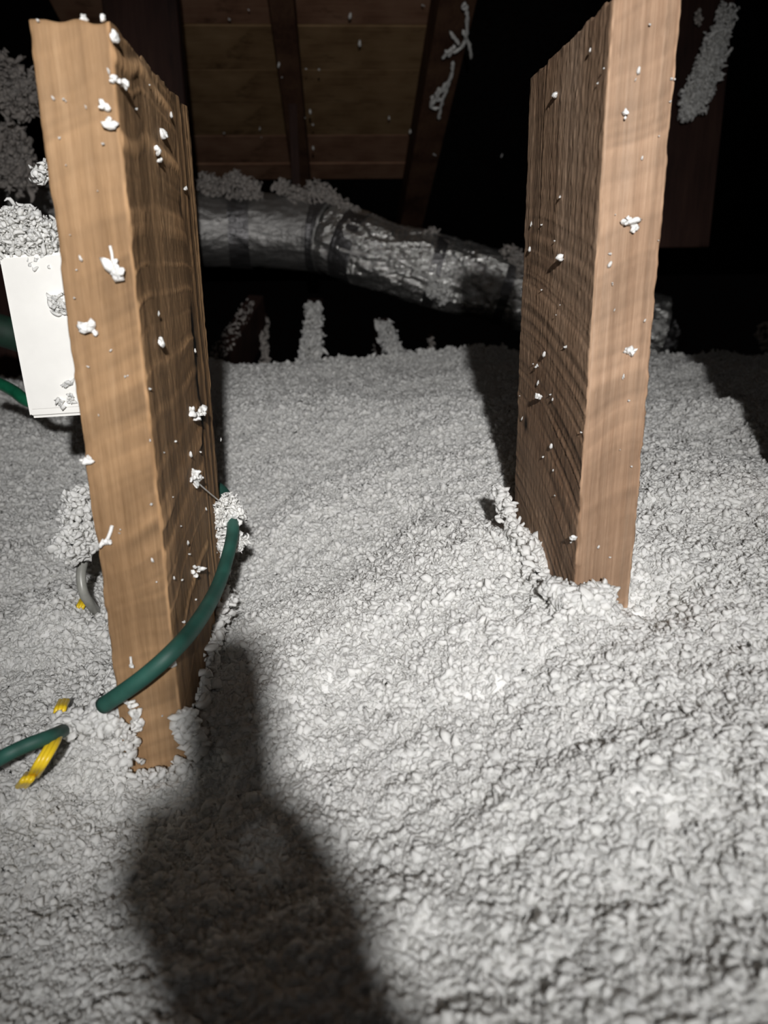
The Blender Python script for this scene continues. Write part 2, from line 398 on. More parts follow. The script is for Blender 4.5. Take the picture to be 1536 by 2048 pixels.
# granules lying over the bed
NG = 480000
gy = 0.06+1.92*rng.random(NG)**0.80
gx = (rng.random(NG)*2-1)*(0.20+0.58*gy)+0.02*gy
keep = ~(((gx > LX0-0.001) & (gx < LX1+0.001) & (gy > LY0) & (gy < LY1)) | ((gx > RX0-0.001) & (gx < RX1+0.001) & (gy > RY0) & (gy < RY1)))
gx, gy = gx[keep], gy[keep]
gz = h_full(gx, gy)+(rng.random(len(gx))-0.25)*0.0016
sz = (0.0011+0.0024*rng.random(len(gx))**3)*(0.68+0.7*gy)
extra = []
def pile(c, r, n, s=0.003):
    c = np.array(c); q = rng.normal(size=(n, 3)); q /= np.linalg.norm(q, axis=1)[:, None]
    q = c+q*np.array(r)*(rng.random(n)**0.45)[:, None]
    extra.append((q, np.full(n, s)*(0.7+0.7*rng.random(n))))
def pileline(pts, r, n, s=0.003):
    pts = [np.array(p) for p in pts]
    for a, b in zip(pts[:-1], pts[1:]):
        L = np.linalg.norm(b-a); m_ = max(1, int(n*L/0.02))
        tt = rng.random((m_, 1)); q = a+(b-a)*tt+rng.normal(size=(m_, 3))*r
        extra.append((q, s*(0.6+0.8*rng.random(m_))))
# rims and clumps against the feet of the timbers
pile(P(1165, 1205, 0.445), (0.019, 0.012, 0.010), 520); pile(P(1205, 1185, 0.448), (0.006, 0.006, 0.006), 100)
pile(P(1110, 1180, 0.455), (0.008, 0.01, 0.006), 120); pile(P(1205, 1245, 0.44), (0.012, 0.01, 0.006), 120)
pileline([P(1000, 985, 0.60), P(1030, 1060, 0.56), P(1060, 1150, 0.50), P(1085, 1215, 0.46)], 0.0035, 40)
pileline([P(240, 1450, 0.412), P(262, 1500, 0.412), P(250, 1545, 0.41)], 0.0022, 26, 0.0026)
pileline([P(255, 1570, 0.405), P(330, 1550, 0.405), P(385, 1520, 0.41)], 0.0022, 26, 0.0026)
pile(P(376, 1450, 0.415), (0.006, 0.006, 0.011), 90); pile(P(395, 1490, 0.415), (0.006, 0.006, 0.008), 60)
pileline([P(400, 1450, 0.44), P(420, 1330, 0.50), P(440, 1230, 0.57), P(455, 1190, 0.62)], 0.004, 24)
pile(P(165, 1030, 0.64), (0.020, 0.02, 0.025), 420); pile(P(150, 1090, 0.63), (0.018, 0.02, 0.016), 260)
pile(P(205, 1440, 0.425), (0.013, 0.012, 0.010), 260); pile(P(150, 1445, 0.44), (0.012, 0.012, 0.006), 120)
# ragged skyline of the bank
for q in range(240):
    cx_ = -0.95+2.1*rng.random(); cy_ = float(crest(np.array([cx_]))[0])+0.03*rng.random()
    cz_ = float(h_full(np.array([cx_]), np.array([cy_]))[0])
    pile((cx_, cy_, cz_+0.003), (0.014, 0.012, 0.006+0.007*rng.random()), 16, 0.0042)
E_ = np.vstack([e[0] for e in extra]); ES = np.concatenate([e[1] for e in extra])
G = np.vstack([np.stack([gx, gy, gz], -1), E_]); GS = np.concatenate([sz, ES])
allv = np.vstack([V, G])
bed = mesh_obj('loose_fill_insulation', allv, F, M_bed)
me = bed.data
nv = len(allv)
def attr(name, typ, field, data):
    a = me.attributes.new(name, typ, 'POINT'); a.data.foreach_set(field, data)
sel = np.zeros(nv, bool); sel[nbed:] = True
attr('gran', 'BOOLEAN', 'value', sel)
rot = np.zeros((nv, 3), np.float32); rot[nbed:] = rng.random((len(G), 3))*6.283
attr('grot', 'FLOAT_VECTOR', 'vector', rot.ravel())
sc3 = np.ones((nv, 3), np.float32); sc3[nbed:] = GS[:, None]*(0.6+0.75*rng.random((len(G), 3)))
attr('gscale', 'FLOAT_VECTOR', 'vector', sc3.ravel())
gi = np.zeros(nv, np.int32); gi[nbed:] = np.where(rng.random(len(G)) < 0.13, rng.integers(8, 13, len(G)), rng.integers(0, 8, len(G))); attr('gidx', 'INT', 'value', gi)

def blob_arrays(seed, sub=2, lobes=True):
    bm = bmesh.new(); bmesh.ops.create_icosphere(bm, subdivisions=sub, radius=1.0)
    r = np.random.default_rng(seed); dirs = r.normal(size=(5, 3)); dirs /= np.linalg.norm(dirs, axis=1)[:, None]
    amp = 0.25+0.55*r.random(5)
    co = np.array([v.co[:] for v in bm.verts]); fa = np.array([[v.index for v in f.verts] for f in bm.faces])
    bm.free()
    d = co@dirs.T; ax = r.normal(size=(3, 3)); fine = 0.06*np.sin(co@ax[0]*9+1)*np.sin(co@ax[1]*11)+0.04*np.sin(co@ax[2]*17)
    s = 0.60+fine+(np.clip(d, 0, 1)**6*amp*1.25).sum(1)+0.12*np.sin(co@(dirs[0]*7)+r.random()*6)*np.sin(co@(dirs[1]*9))
    return co*s[:, None], fa
BL = [blob_arrays(100+q) for q in range(8)]
BLo = [blob_arrays(100+q, 1) for q in range(8)]
def curl_arrays(seed):
    # a short bent flake that tapers to its ends
    r = np.random.default_rng(seed); t_ = np.linspace(0, 1, 7); a = r.normal(size=3); b = r.normal(size=3); c = r.normal(size=3)
    p_ = (t_[:, None]-0.5)*a/np.linalg.norm(a)*3.2+np.sin(t_[:, None]*3.1)*b/np.linalg.norm(b)*0.9+np.sin(t_[:, None]*6.2)*c/np.linalg.norm(c)*0.45
    V_, F_ = [], []
    for k_ in range(7):
        tg = p_[min(k_+1, 6)]-p_[max(k_-1, 0)]; tg /= np.linalg.norm(tg); u_ = np.cross(tg, [0.2, 0.3, 0.9]); u_ /= np.linalg.norm(u_); v_ = np.cross(tg, u_)
        w_ = (0.12+0.38*math.sin(math.pi*t_[k_]))
        for g in range(5): V_.append(p_[k_]+(u_*math.cos(g*1.2566)*1.5+v_*math.sin(g*1.2566))*w_)
    for k_ in range(6):
        for g in range(5):
            i0, i1, i2, i3 = k_*5+g, k_*5+(g+1) % 5, (k_+1)*5+(g+1) % 5, (k_+1)*5+g
            F_ += [[i0, i1, i2], [i0, i2, i3]]
    return np.array(V_), np.array(F_)
CU = [curl_arrays(300+q) for q in range(5)]
gc = bpy.data.collections.new('granules')
for q, (c_, f_) in enumerate(BL+CU):
    o = mesh_obj('granule', c_, f_, M_fluff); COL.objects.unlink(o); gc.objects.link(o)
ng = bpy.data.node_groups.new('granule_cover', 'GeometryNodeTree')
ng.interface.new_socket('Geometry', in_out='INPUT', socket_type='NodeSocketGeometry')
ng.interface.new_socket('Geometry', in_out='OUTPUT', socket_type='NodeSocketGeometry')
gin = ng.nodes.new('NodeGroupInput'); gout = ng.nodes.new('NodeGroupOutput')
sep = ng.nodes.new('GeometryNodeSeparateGeometry'); sep.domain = 'POINT'
def named(n, t):
    a = ng.nodes.new('GeometryNodeInputNamedAttribute'); a.data_type = t; a.inputs[0].default_value = n; return a.outputs[0]
ci = ng.nodes.new('GeometryNodeCollectionInfo'); ci.inputs[0].default_value = gc; ci.inputs[1].default_value = True; ci.inputs[2].default_value = True
iop = ng.nodes.new('GeometryNodeInstanceOnPoints'); iop.inputs['Pick Instance'].default_value = True
jn = ng.nodes.new('GeometryNodeJoinGeometry'); L = ng.links.new
L(gin.outputs[0], sep.inputs[0]); L(named('gran', 'BOOLEAN'), sep.inputs[1])
L(sep.outputs[0], iop.inputs['Points']); L(ci.outputs[0], iop.inputs['Instance'])
L(named('gidx', 'INT'), iop.inputs['Instance Index']); L(named('grot', 'FLOAT_VECTOR'), iop.inputs['Rotation'])
L(named('gscale', 'FLOAT_VECTOR'), iop.inputs['Scale'])
L(sep.outputs[1], jn.inputs[0]); L(iop.outputs[0], jn.inputs[0]); L(jn.outputs[0], gout.inputs[0])
md = bed.modifiers.new('granules', 'NODES'); md.node_group = ng
tag(bed, 'thick white blown insulation covering the attic floor around the upright boards', 'insulation', kind='stuff')

# ------------------------------------------------------------------ clumps of fluff as things of their own
def fluff(name, centers, n, s, label, cat, m=None, group=None, low=True, loc=None, kind=None, wisp=0.45):
    """centers: list of (point, (rx,ry,rz)); n granules in all"""
    src = BLo if low else BL
    vs, fs, off = [], [], 0
    for q in range(n):
        c, r = centers[q % len(centers)]
        d_ = rng.normal(size=3); d_ /= np.linalg.norm(d_)
        p_ = np.array(c)+d_*np.array(r)*rng.random()**0.4
        iw = n > 30 and rng.random() < wisp
        co, fa = CU[q % 5] if iw else src[q % 8]
        if iw: p_ = p_+d_*s*0.7
        R_ = np.array(Euler(tuple(rng.random(3)*6.28)).to_matrix())
        k_ = s*(0.6+0.9*rng.random()**2)
        vs.append((co*(0.7+0.6*rng.random(3)))@R_.T*k_+p_); fs.append(fa+off); off += len(co)
    V_ = np.vstack(vs)
    if loc is None: loc = tuple(V_.mean(0))
    o = mesh_obj(name, V_, np.vstack(fs), m or M_fluff, loc=loc)
    return tag(o, label, cat, group, kind)
def strand(pts, rad, seg=6):
    """tube arrays through pts (list of Vector); rad number or list"""
    pts = [Vector(p) for p in pts]; n = len(pts); rad = rad if isinstance(rad, (list, tuple, np.ndarray)) else [rad]*n
    V_, F_ = [], []
    t0 = (pts[1]-pts[0]).normalized(); up_ = Vector((0.13, 0.2, 1)); nrm = (up_-t0*up_.dot(t0)).normalized()
    for k_, p_ in enumerate(pts):
        tg = (pts[min(k_+1, n-1)]-pts[max(k_-1, 0)]).normalized()
        nrm = (nrm-tg*nrm.dot(tg)).normalized(); bn = tg.cross(nrm)
        for a in range(seg):
            an = 2*math.pi*a/seg; V_.append(p_+(nrm*math.cos(an)+bn*math.sin(an))*rad[k_])
    for k_ in range(n-1):
        for a in range(seg): F_.append([k_*seg+a, k_*seg+(a+1) % seg, (k_+1)*seg+(a+1) % seg, (k_+1)*seg+a])
    return np.array([v[:] for v in V_]), np.array(F_)
def catmull(pts, m_=8):
    pts = [Vector(p) for p in pts]; out = []
    q = [pts[0]*2-pts[1]]+pts+[pts[-1]*2-pts[-2]]
    for k_ in range(1, len(q)-2):
        for a in range(m_):
            t_ = a/m_; p0, p1, p2, p3 = q[k_-1:k_+3]
            out.append(0.5*((2*p1)+(p2-p0)*t_+(2*p0-5*p1+4*p2-p3)*t_*t_+(3*p1-p0-3*p2+p3)*t_**3))
    out.append(pts[-1]); return out

# ------------------------------------------------------------------ foil duct
DUCT = [P(-150, 375, 2.25), P(60, 402, 2.30), P(250, 438, 2.42), P(395, 457, 2.50), P(520, 462, 2.52), P(640, 470, 2.50), P(690, 488, 2.46),
        P(760, 512, 2.42), P(860, 540, 2.40), P(960, 566, 2.38), P(1045, 590, 2.36), P(1180, 632, 2.33), P(1318, 660, 2.30)]
line = catmull(DUCT, 14)
duct = empty('foil_duct', tuple(DUCT[6])); tag(duct, 'silver foil insulated duct hanging across the dark space behind the boards', 'duct')
def tube_section(name, i0, i1, r0, m, seed, crink=0.004, seg=96, sub=7, pinch=0.0, skew=0):
    pts = []
    for k_ in range(i0, i1):
        for a in range(sub): pts.append(line[k_].lerp(line[k_+1], a/sub))
    pts.append(line[i1]); n = len(pts)
    V_ = []; t0 = (pts[1]-pts[0]).normalized(); upv = Vector((0, 0, 1))
    acc = 0.0; S = [0.0]
    for a in range(1, n): acc += (pts[a]-pts[a-1]).length; S.append(acc)
    for k_, p_ in enumerate(pts):
        tg = (pts[min(k_+1, n-1)]-pts[max(k_-1, 0)]).normalized()
        nz = (upv-tg*upv.dot(tg)).normalized(); bn = tg.cross(nz)
        an = np.arange(seg)*2*math.pi/seg
        sv = np.full(seg, S[k_]+seed*3.1)
        un = np.abs(vnoise(sv*16+np.sin(an*2)*1.3, an*4.0, seed))+0.35*np.abs(vnoise(sv*60, an*5, seed+1))
        wrap = 0.6*vnoise(sv*9, an*1.3, seed+2)
        e = min(S[k_], acc-S[k_]); pin = pinch*math.exp(-e/0.012)
        rr = r0*(1-pin)+crink*(1.0-1.5*un)+crink*1.2*wrap
        for a in range(seg): V_.append(p_+(nz*math.cos(an[a])*0.96+bn*math.sin(an[a]))*float(rr[a]))
    F_ = []
    for k_ in range(n-1):
        for a in range(seg): F_.append([k_*seg+a, (k_+1)*seg+a, (k_+1)*seg+(a+1) % seg, k_*seg+(a+1) % seg])
    o = mesh_obj(name, np.array([v[:] for v in V_]), F_, m, loc=tuple(pts[0]))
    o.parent = duct; o.matrix_parent_inverse = duct.matrix_world.inverted(); return o
RD = 0.112
tube_section('duct_sleeve', 0, 52, RD, M_foild, 1, 0.0018, pinch=0.03)
tube_section('duct_sleeve', 52, 74, RD*0.99, M_foild, 4, 0.0028, pinch=0.06)
tube_section('duct_elbow', 74, 86, RD*0.93, M_foil, 8, 0.005, pinch=0.05)
tube_section('duct_sleeve', 86, 134, RD*0.92, M_foil, 12, 0.0075, pinch=0.02)
tube_section('duct_sleeve', 134, len(line)-1, RD*0.90, M_foil, 15, 0.007, pinch=0.02)
for (a, b) in ((49, 54), (68, 73), (84, 92), (112, 115), (133, 136)):
    tube_section('tape_band', a, b, RD*(1.03 if a < 70 else 0.965), M_tape, 20+a, 0.0025)
# torn foil end right of the right hand board
pts = [P(1318, 660, 2.30)]
vs, fs, off = [], [], 0
for q in range(12):
    c = np.array(P(1326+22*rng.random(), 620+85*rng.random(), 2.26+0.08*rng.random()))
    g = np.array([[a, b] for a in np.linspace(-1, 1, 6) for b in np.linspace(-1, 1, 6)])
    R_ = np.array(Euler(tuple(rng.random(3)*6.28)).to_matrix())
    zz = 0.35*vnoise(g[:, 0]*2+q*5, g[:, 1]*2, q)
    top = np.column_stack([g*(0.8+0.3*vnoise(g[:, :1]*3+q, g[:, 1:]*3, 2)), zz]); bot = top-np.array([0, 0, 0.05])
    vs.append(np.vstack([top, bot])@R_.T*0.028+c)
    f = []
    for a in range(5):
        for b in range(5):
            k_ = a*6+b; f.append([k_, k_+1, k_+7, k_+6]); f.append([36+k_, 36+k_+6, 36+k_+7, 36+k_+1])
    fs.append(np.array(f)+off); off += 72
o = mesh_obj('torn_foil', np.vstack(vs), np.vstack(fs), M_tape, smooth=False, loc=tuple(P(1330, 660, 2.3)))
o.parent = duct; o.matrix_parent_inverse = duct.matrix_world.inverted()
# strap that carries the duct
o = bm_obj('hanger_strap', box_bm(-0.122, -0.098, 2.515, 2.519, 0.20, roofz(2.51)-0.098), M_olddark, loc=(-0.11, 2.517, 0.2))
o.parent = duct; o.matrix_parent_inverse = duct.matrix_world.inverted()

def row(pxs, r, Y): return [(P(a, b, Y), r) for a, b in pxs]
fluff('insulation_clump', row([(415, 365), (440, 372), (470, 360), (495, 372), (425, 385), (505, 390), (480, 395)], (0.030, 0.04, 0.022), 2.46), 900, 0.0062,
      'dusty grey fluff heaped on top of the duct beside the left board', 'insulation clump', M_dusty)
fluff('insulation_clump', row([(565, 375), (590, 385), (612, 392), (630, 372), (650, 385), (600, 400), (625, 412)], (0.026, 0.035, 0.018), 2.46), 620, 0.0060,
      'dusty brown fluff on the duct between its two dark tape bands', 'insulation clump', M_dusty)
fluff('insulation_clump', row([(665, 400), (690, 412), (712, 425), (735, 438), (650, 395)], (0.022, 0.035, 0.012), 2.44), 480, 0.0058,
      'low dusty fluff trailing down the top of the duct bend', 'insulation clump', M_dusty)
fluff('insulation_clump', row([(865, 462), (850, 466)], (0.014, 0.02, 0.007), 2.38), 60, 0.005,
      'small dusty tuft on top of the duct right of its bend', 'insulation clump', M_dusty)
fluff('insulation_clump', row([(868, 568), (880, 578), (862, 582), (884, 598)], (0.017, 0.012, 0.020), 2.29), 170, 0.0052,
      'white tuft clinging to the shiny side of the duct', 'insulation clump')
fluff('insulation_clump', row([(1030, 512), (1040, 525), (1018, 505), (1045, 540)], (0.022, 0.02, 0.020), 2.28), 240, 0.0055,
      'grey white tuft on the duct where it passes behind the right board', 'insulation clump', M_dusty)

# ------------------------------------------------------------------ fluff covered timbers rising beyond the bank
def stick(a, b, wd, dp, label, cover=0.9, n=500, s=0.0065, group=None, m=None):
    a = Vector(a); b = Vector(b); d_ = (b-a); L_ = d_.length; d_.normalize()
    sx = Vector((1, 0, 0)); sx = (sx-d_*sx.dot(d_)).normalized(); nz = sx.cross(d_)
    if nz.z < 0: nz = -nz
    root = empty('ceiling_brace', tuple(a)); tag(root, label, 'brace', group)
    bm = bmesh.new(); vs = []
    for (e, t_) in ((a, 0), (b, 1)):
        for (u_, v_) in ((-.5, 0), (.5, 0), (.5, -1), (-.5, -1)): vs.append(bm.verts.new(e+sx*u_*wd+nz*v_*dp))
    for f in ((0, 1, 2, 3), (7, 6, 5, 4), (0, 4, 5, 1), (1, 5, 6, 2), (2, 6, 7, 3), (3, 7, 4, 0)): bm.faces.new([vs[k_] for k_ in f])
    bmesh.ops.recalc_face_normals(bm, faces=bm.faces[:])
    bmesh.ops.bevel(bm, geom=bm.edges[:], offset=0.002, segments=1, affect='EDGES')
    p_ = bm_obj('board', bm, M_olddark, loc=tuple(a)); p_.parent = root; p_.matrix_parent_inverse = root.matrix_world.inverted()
    cs = []
    for q in range(n):
        t_ = rng.random()**1.25*cover; sp = (1-t_*0.35)
        cs.append((a+d_*L_*t_+sx*(rng.random()-.5)*wd*1.15*sp+nz*0.004, (0.004, 0.005, 0.006)))
    f_ = fluff('fluff_cover', cs, n, s, None, None, m=m or M_fluff); f_['kind'] = 'stuff'
    f_['label'] = 'white fluff settled along the top edge'
    f_.parent = root; f_.matrix_parent_inverse = root.matrix_world.inverted()
    return root
G_ = 'fluff covered timbers rising beyond the bank'
stick(P(616, 770, 1.76), P(630, 596, 2.40), 0.046, 0.10, 'widest fluff covered timber rising beyond the bank, under the duct bend', n=900, group=G_)
stick(P(812, 770, 1.76), P(762, 636, 2.36), 0.046, 0.10, 'leaning fluff covered timber beyond the bank, right of the widest one', n=800, group=G_)
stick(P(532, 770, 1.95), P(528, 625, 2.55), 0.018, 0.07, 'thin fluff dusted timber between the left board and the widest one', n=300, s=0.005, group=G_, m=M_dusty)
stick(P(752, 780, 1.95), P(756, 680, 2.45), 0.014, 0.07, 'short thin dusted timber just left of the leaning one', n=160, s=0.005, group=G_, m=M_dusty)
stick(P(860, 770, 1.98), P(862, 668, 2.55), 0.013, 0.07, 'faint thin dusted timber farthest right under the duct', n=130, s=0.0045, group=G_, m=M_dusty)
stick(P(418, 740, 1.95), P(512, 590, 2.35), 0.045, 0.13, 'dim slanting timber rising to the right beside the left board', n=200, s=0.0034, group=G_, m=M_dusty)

# ------------------------------------------------------------------ white box and what lies on it
bx = empty('junction_box', tuple(P(140, 700, 0.74))); tag(bx, 'white plastic box with rounded corners half hidden behind the left board', 'box')
bl = P(62, 836, 0.70); BW, BH = 0.125, 0.138
def boxpart(name, x0, x1, y0, y1, z0, z1, m, bev, par=bx, seg=3):
    bm = box_bm(x0, x1, y0, y1, z0, z1, bev, seg)
    bmesh.ops.rotate(bm, verts=bm.verts, cent=Vector((0, 0, 0)), matrix=Matrix.Rotation(math.radians(-2.4), 3, 'Y'))
    bmesh.ops.translate(bm, verts=bm.verts, vec=bl)
    o = bm_obj(name, bm, m, smooth=False, loc=tuple(bl))
    o.parent = par; o.matrix_parent_inverse = par.matrix_world.inverted()
    return o
boxpart('body', -0.0028, BW-0.001, 0.006, 0.045, 0.001, BH-0.001, M_cream, 0.003)
boxpart('lid', 0.0, BW, -0.004, 0.007, 0.0, BH, M_white, 0.003)
boxpart('lid_panel', 0.0035, BW-0.0035, -0.0052, -0.003, 0.0075, BH-0.002, M_white, 0.001)
boxpart('mounting_block', 0.06, 0.10, 0.044, 0.10, 0.03, 0.12, M_olddark, 0.001)
tag(bm_obj('wall_stud', box_bm(-0.235, -0.197, 0.795, 0.885, -0.5, 0.02, 0.001), M_olddark, loc=(-0.216, 0.84, -0.5)), 'dark stud hidden behind the left board, carrying the white box', 'board')
fluff('insulation_clump', row([(75, 455), (40, 465), (95, 470), (20, 440), (60, 490), (100, 500), (30, 505), (85, 520), (50, 440), (110, 520), (15, 480)], (0.016, 0.022, 0.011), 0.715), 2600, 0.0026,
      'big bright white clump of fluff heaped on top of the white box', 'insulation clump', wisp=0.2)
fluff('insulation_clump', row([(115, 600), (125, 612), (108, 598), (122, 622)], (0.005, 0.003, 0.004), 0.69), 40, 0.0028,
      'grey white tuft stuck on the right part of the white box lid', 'insulation clump')
fluff('insulation_clump', row([(130, 770), (138, 765)], (0.003, 0.002, 0.003), 0.692), 14, 0.0024,
      'small tuft on the white box lid near the board, above the lowest ones', 'insulation clump')
fluff('insulation_clump', row([(118, 802), (122, 808)], (0.002, 0.002, 0.0035), 0.692), 8, 0.0024,
      'small oval tuft near the bottom of the white box lid', 'insulation clump')
fluff('insulation_clump', row([(139, 795), (142, 803)], (0.003, 0.002, 0.003), 0.692), 12, 0.0022,
      'small tuft low on the white box lid, touching the board', 'insulation clump')
fluff('insulation_clump', row([(82, 335), (92, 342), (78, 350), (90, 352)], (0.006, 0.006, 0.006), 0.72), 40, 0.0032,
      'small cream tuft peeping out behind the left edge of the left board', 'insulation clump')

# grey fluff on the dark roof at left and right
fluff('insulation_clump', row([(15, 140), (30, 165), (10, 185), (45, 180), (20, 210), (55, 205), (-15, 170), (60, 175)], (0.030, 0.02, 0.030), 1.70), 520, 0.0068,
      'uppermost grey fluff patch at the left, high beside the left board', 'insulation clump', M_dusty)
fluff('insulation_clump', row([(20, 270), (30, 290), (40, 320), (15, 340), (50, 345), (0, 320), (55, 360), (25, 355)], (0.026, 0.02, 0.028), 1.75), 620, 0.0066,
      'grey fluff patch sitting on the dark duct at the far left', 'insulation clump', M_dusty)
tag(bm_obj('truss_web', box_bm(-0.86, -0.72, 1.80, 1.84, -0.45, roofz(1.84)-0.02, 0.002), M_olddark, loc=(-0.79, 1.82, -0.45)),
    'dark upright board at the far left that the grey fluff clings to', 'board')
tag(bm_obj('truss_web', box_bm(0.62, 0.86, 1.82, 1.86, 0.05, roofz(1.86)-0.02, 0.002), M_olddark, loc=(0.74, 1.84, 0.05)),
    'dark board high at the far right behind the long grey fluff patch', 'board')
fluff('insulation_clump', row([(1450, 35), (1440, 70), (1425, 90), (1415, 120), (1405, 140), (1425, 140), (1395, 165), (1410, 180), (1385, 195), (1375, 215), (1435, 110), (1400, 200)], (0.020, 0.012, 0.026), 1.79), 1900, 0.0044,
      'long slanting grey fluff patch high on the dark wood right of the right board', 'insulation clump')
fluff('insulation_clump', row([(1395, 30), (1398, 42)], (0.007, 0.008, 0.014), 1.80), 30, 0.005,
      'tiny grey tuft beside the top of the long slanting fluff patch', 'insulation clump', M_dusty)
fluff('insulation_clump', row([(1530, 665), (1536, 680)], (0.02, 0.02, 0.03), 1.9), 60, 0.006,
      'dim grey tuft at the right edge above the shaded insulation', 'insulation clump', M_dusty)
# stringy tufts hanging from the right hand rafter: strands with small lumps
def rafY(px, py, off=0.13):
    r = ray(px, py); return (RA-off*1.06)/(r[2]+RS)
def stringy(name, paths, label, lump=0.006, n=6, m=None):
    vs, fs, off = [], [], 0
    for path in paths:
        pp = catmull([P(a, b, rafY(a, b)-0.01) for a, b in path], 6)
        rad = [lump*0.55*(0.6+0.6*abs(math.sin(k_*1.7))) for k_ in range(len(pp))]; rad[0] = rad[-1] = lump*0.15
        V_, F_ = strand(pp, rad, 7); V_ = V_+rng.normal(size=V_.shape)*lump*0.12
        vs.append(V_); fs.append(np.hstack([F_])+off); off += len(V_)
    o = mesh_obj(name, np.vstack(vs), np.vstack(fs), m or M_fluff, loc=tuple(vs[0].mean(0)))
    return tag(o, label, 'insulation clump')
stringy('insulation_strand', [[(932, 8), (934, 40), (932, 75), (922, 95), (905, 105)], [(925, 60), (938, 90), (942, 118)], [(918, 88), (908, 75), (900, 62)], [(912, 92), (896, 104), (884, 118)], [(930, 5), (926, 14), (935, 18)], [(905, 98), (898, 110), (890, 100)]],
        'upper stringy white tuft caught on the rafter between the boards', 0.0085)
stringy('insulation_strand', [[(906, 122), (904, 148), (896, 165), (885, 185)], [(892, 165), (874, 195), (862, 212)], [(900, 160), (886, 196), (870, 200)], [(888, 190), (880, 222), (877, 240)], [(866, 190), (862, 214), (880, 216)], [(880, 175), (872, 190), (884, 205)]],
        'lower stringy white tuft caught on the rafter between the boards', 0.0085)
spk = []
for (a, b) in [(497, 20), (457, 40), (719, 85), (845, 12), (555, 130), (565, 155), (612, 138), (620, 222), (610, 236), (624, 250), (626, 295), (637, 140), (518, 258), (448, 267), (523, 275), (820, 262), (855, 95), (822, 292), (778, 235), (868, 310), (1002, 312), (590, 335), (560, 60), (700, 30)]:
    r = ray(a, b); Y_ = (RA-0.03)/(r[2]+RS)
    if 540 < a < 640 and b > 60: Y_ = (RA-0.10*1.07)/(r[2]+RS)-0.01
    if a > 860: Y_ = (RA-0.13*1.07)/(r[2]+RS)-0.01
    spk.append(Vector(r*Y_))

# ------------------------------------------------------------------ flecks on the timbers
def fleck_mesh(seed, nb, elong=1.0, tail=False):
    r = np.random.default_rng(seed); vs, fs, off = [], [], 0
    for q in range(nb):
        co, fa = (BL if nb > 3 else BLo)[(seed+q) % 8]
        p_ = r.normal(size=3)*np.array([0.6, 0.30, 0.6*elong])*(0 if nb == 1 else 1)
        vs.append(co*(0.65 if nb > 1 else 1)*np.array([1, 1, elong])*(0.7+0.5*r.random())+p_); fs.append(fa+off); off += len(co)
    return np.vstack(vs), np.vstack(fs)
FM = []
for q, (nb, el) in enumerate([(1, 1), (2, 1.2), (3, 1), (1, 2.4), (2, 2.0), (4, 1)]):
    v_, f_ = fleck_mesh(40+q, nb, el); me_ = bpy.data.meshes.new('insulation_fleck')
    me_.from_pydata(v_.tolist(), [], f_.tolist()); me_.polygons.foreach_set('use_smooth', [True]*len(f_)); me_.materials.append(M_fluff); FM.append(me_)
def fleck(p_, s, kind, label, group, tilt=0.0):
    o = bpy.data.objects.new('insulation_fleck', FM[kind]); COL.objects.link(o); o.location = p_; o.scale = (s, s, s)
    o.rotation_euler = (rng.random()*0.5, tilt, rng.random()*0.5 if kind > 2 else rng.random()*6)
    return tag(o, label, 'fleck', group)
YL, YR = LY0, RY0
LF = [(75, 41, 9), (116, 275, 7), (105, 195, 5), (127, 200, 6), (170, 215, 4), (205, 290, 7), (195, 382, 4), (160, 515, 7), (153, 540, 6), (150, 597, 6), (175, 733, 4), (252, 754, 7), (196, 832, 4),
      (301, 1011, 9), (241, 1059, 6), (304, 1119, 8), (313, 1164, 7), (326, 1432, 6), (199, 1162, 4), (238, 1067, 4), (215, 145, 7), (262, 1487, 6), (243, 1470, 7), (222, 700, 4), (140, 470, 4), (130, 330, 4), (300, 880, 4)]
LS = [(299, 170, 5), (272, 218, 6), (342, 228, 6), (370, 378, 9), (315, 628, 6), (302, 778, 8), (352, 883, 10), (381, 907, 8), (401, 904, 8), (348, 994, 5), (412, 1017, 5), (363, 1053, 5),
      (373, 1087, 8), (378, 1108, 7), (365, 1160, 9), (348, 1155, 5), (392, 1199, 9), (365, 1246, 11), (390, 700, 5), (430, 1160, 7), (440, 880, 5), (330, 905, 5)]
RF = [(1298, 50, 6), (1277, 139, 8), (1344, 159, 8), (1270, 159, 4), (1339, 204, 6), (1318, 272, 5), (1284, 315, 5), (1317, 481, 5), (1219, 510, 8), (1220, 527, 8), (1224, 567, 5), (1244, 755, 8),
      (1260, 802, 8), (1263, 933, 8), (1197, 1093, 6), (1220, 1115, 9), (1232, 430, 4), (1290, 640, 4), (1240, 900, 3), (1228, 620, 4)]
RSd = [(1208, 137, 6), (1194, 167, 5), (1180, 99, 4), (1119, 395, 6), (1060, 449, 6), (1081, 450, 6), (1109, 482, 6), (1059, 497, 6), (1083, 580, 6), (1129, 695, 9), (1088, 707, 7), (1073, 733, 9), (1073, 767, 7),
       (1099, 790, 6), (1162, 865, 8), (1102, 891, 8), (1086, 914, 9), (1143, 1086, 6), (1066, 1076, 4), (1110, 992, 5), (1042, 838, 6), (1038, 792, 4), (1066, 728, 5), (1106, 940, 4), (1120, 610, 4), (1113, 630, 4), (1105, 798, 4)]
def kind_of(k_): return [0, 1, 3, 2, 4, 1, 0, 3][k_ % 8]
SHAPE = ('round', 'lumpy', 'knobbly', 'long', 'stretched')
def zone(b, top, foot, side, k_):
    z = (b-top)/(foot-top)
    return (('at the very top', 'in the upper quarter', 'above the middle', 'below the middle', 'in the lower quarter', 'near the foot')[min(5, max(0, int(z*6)))], side)
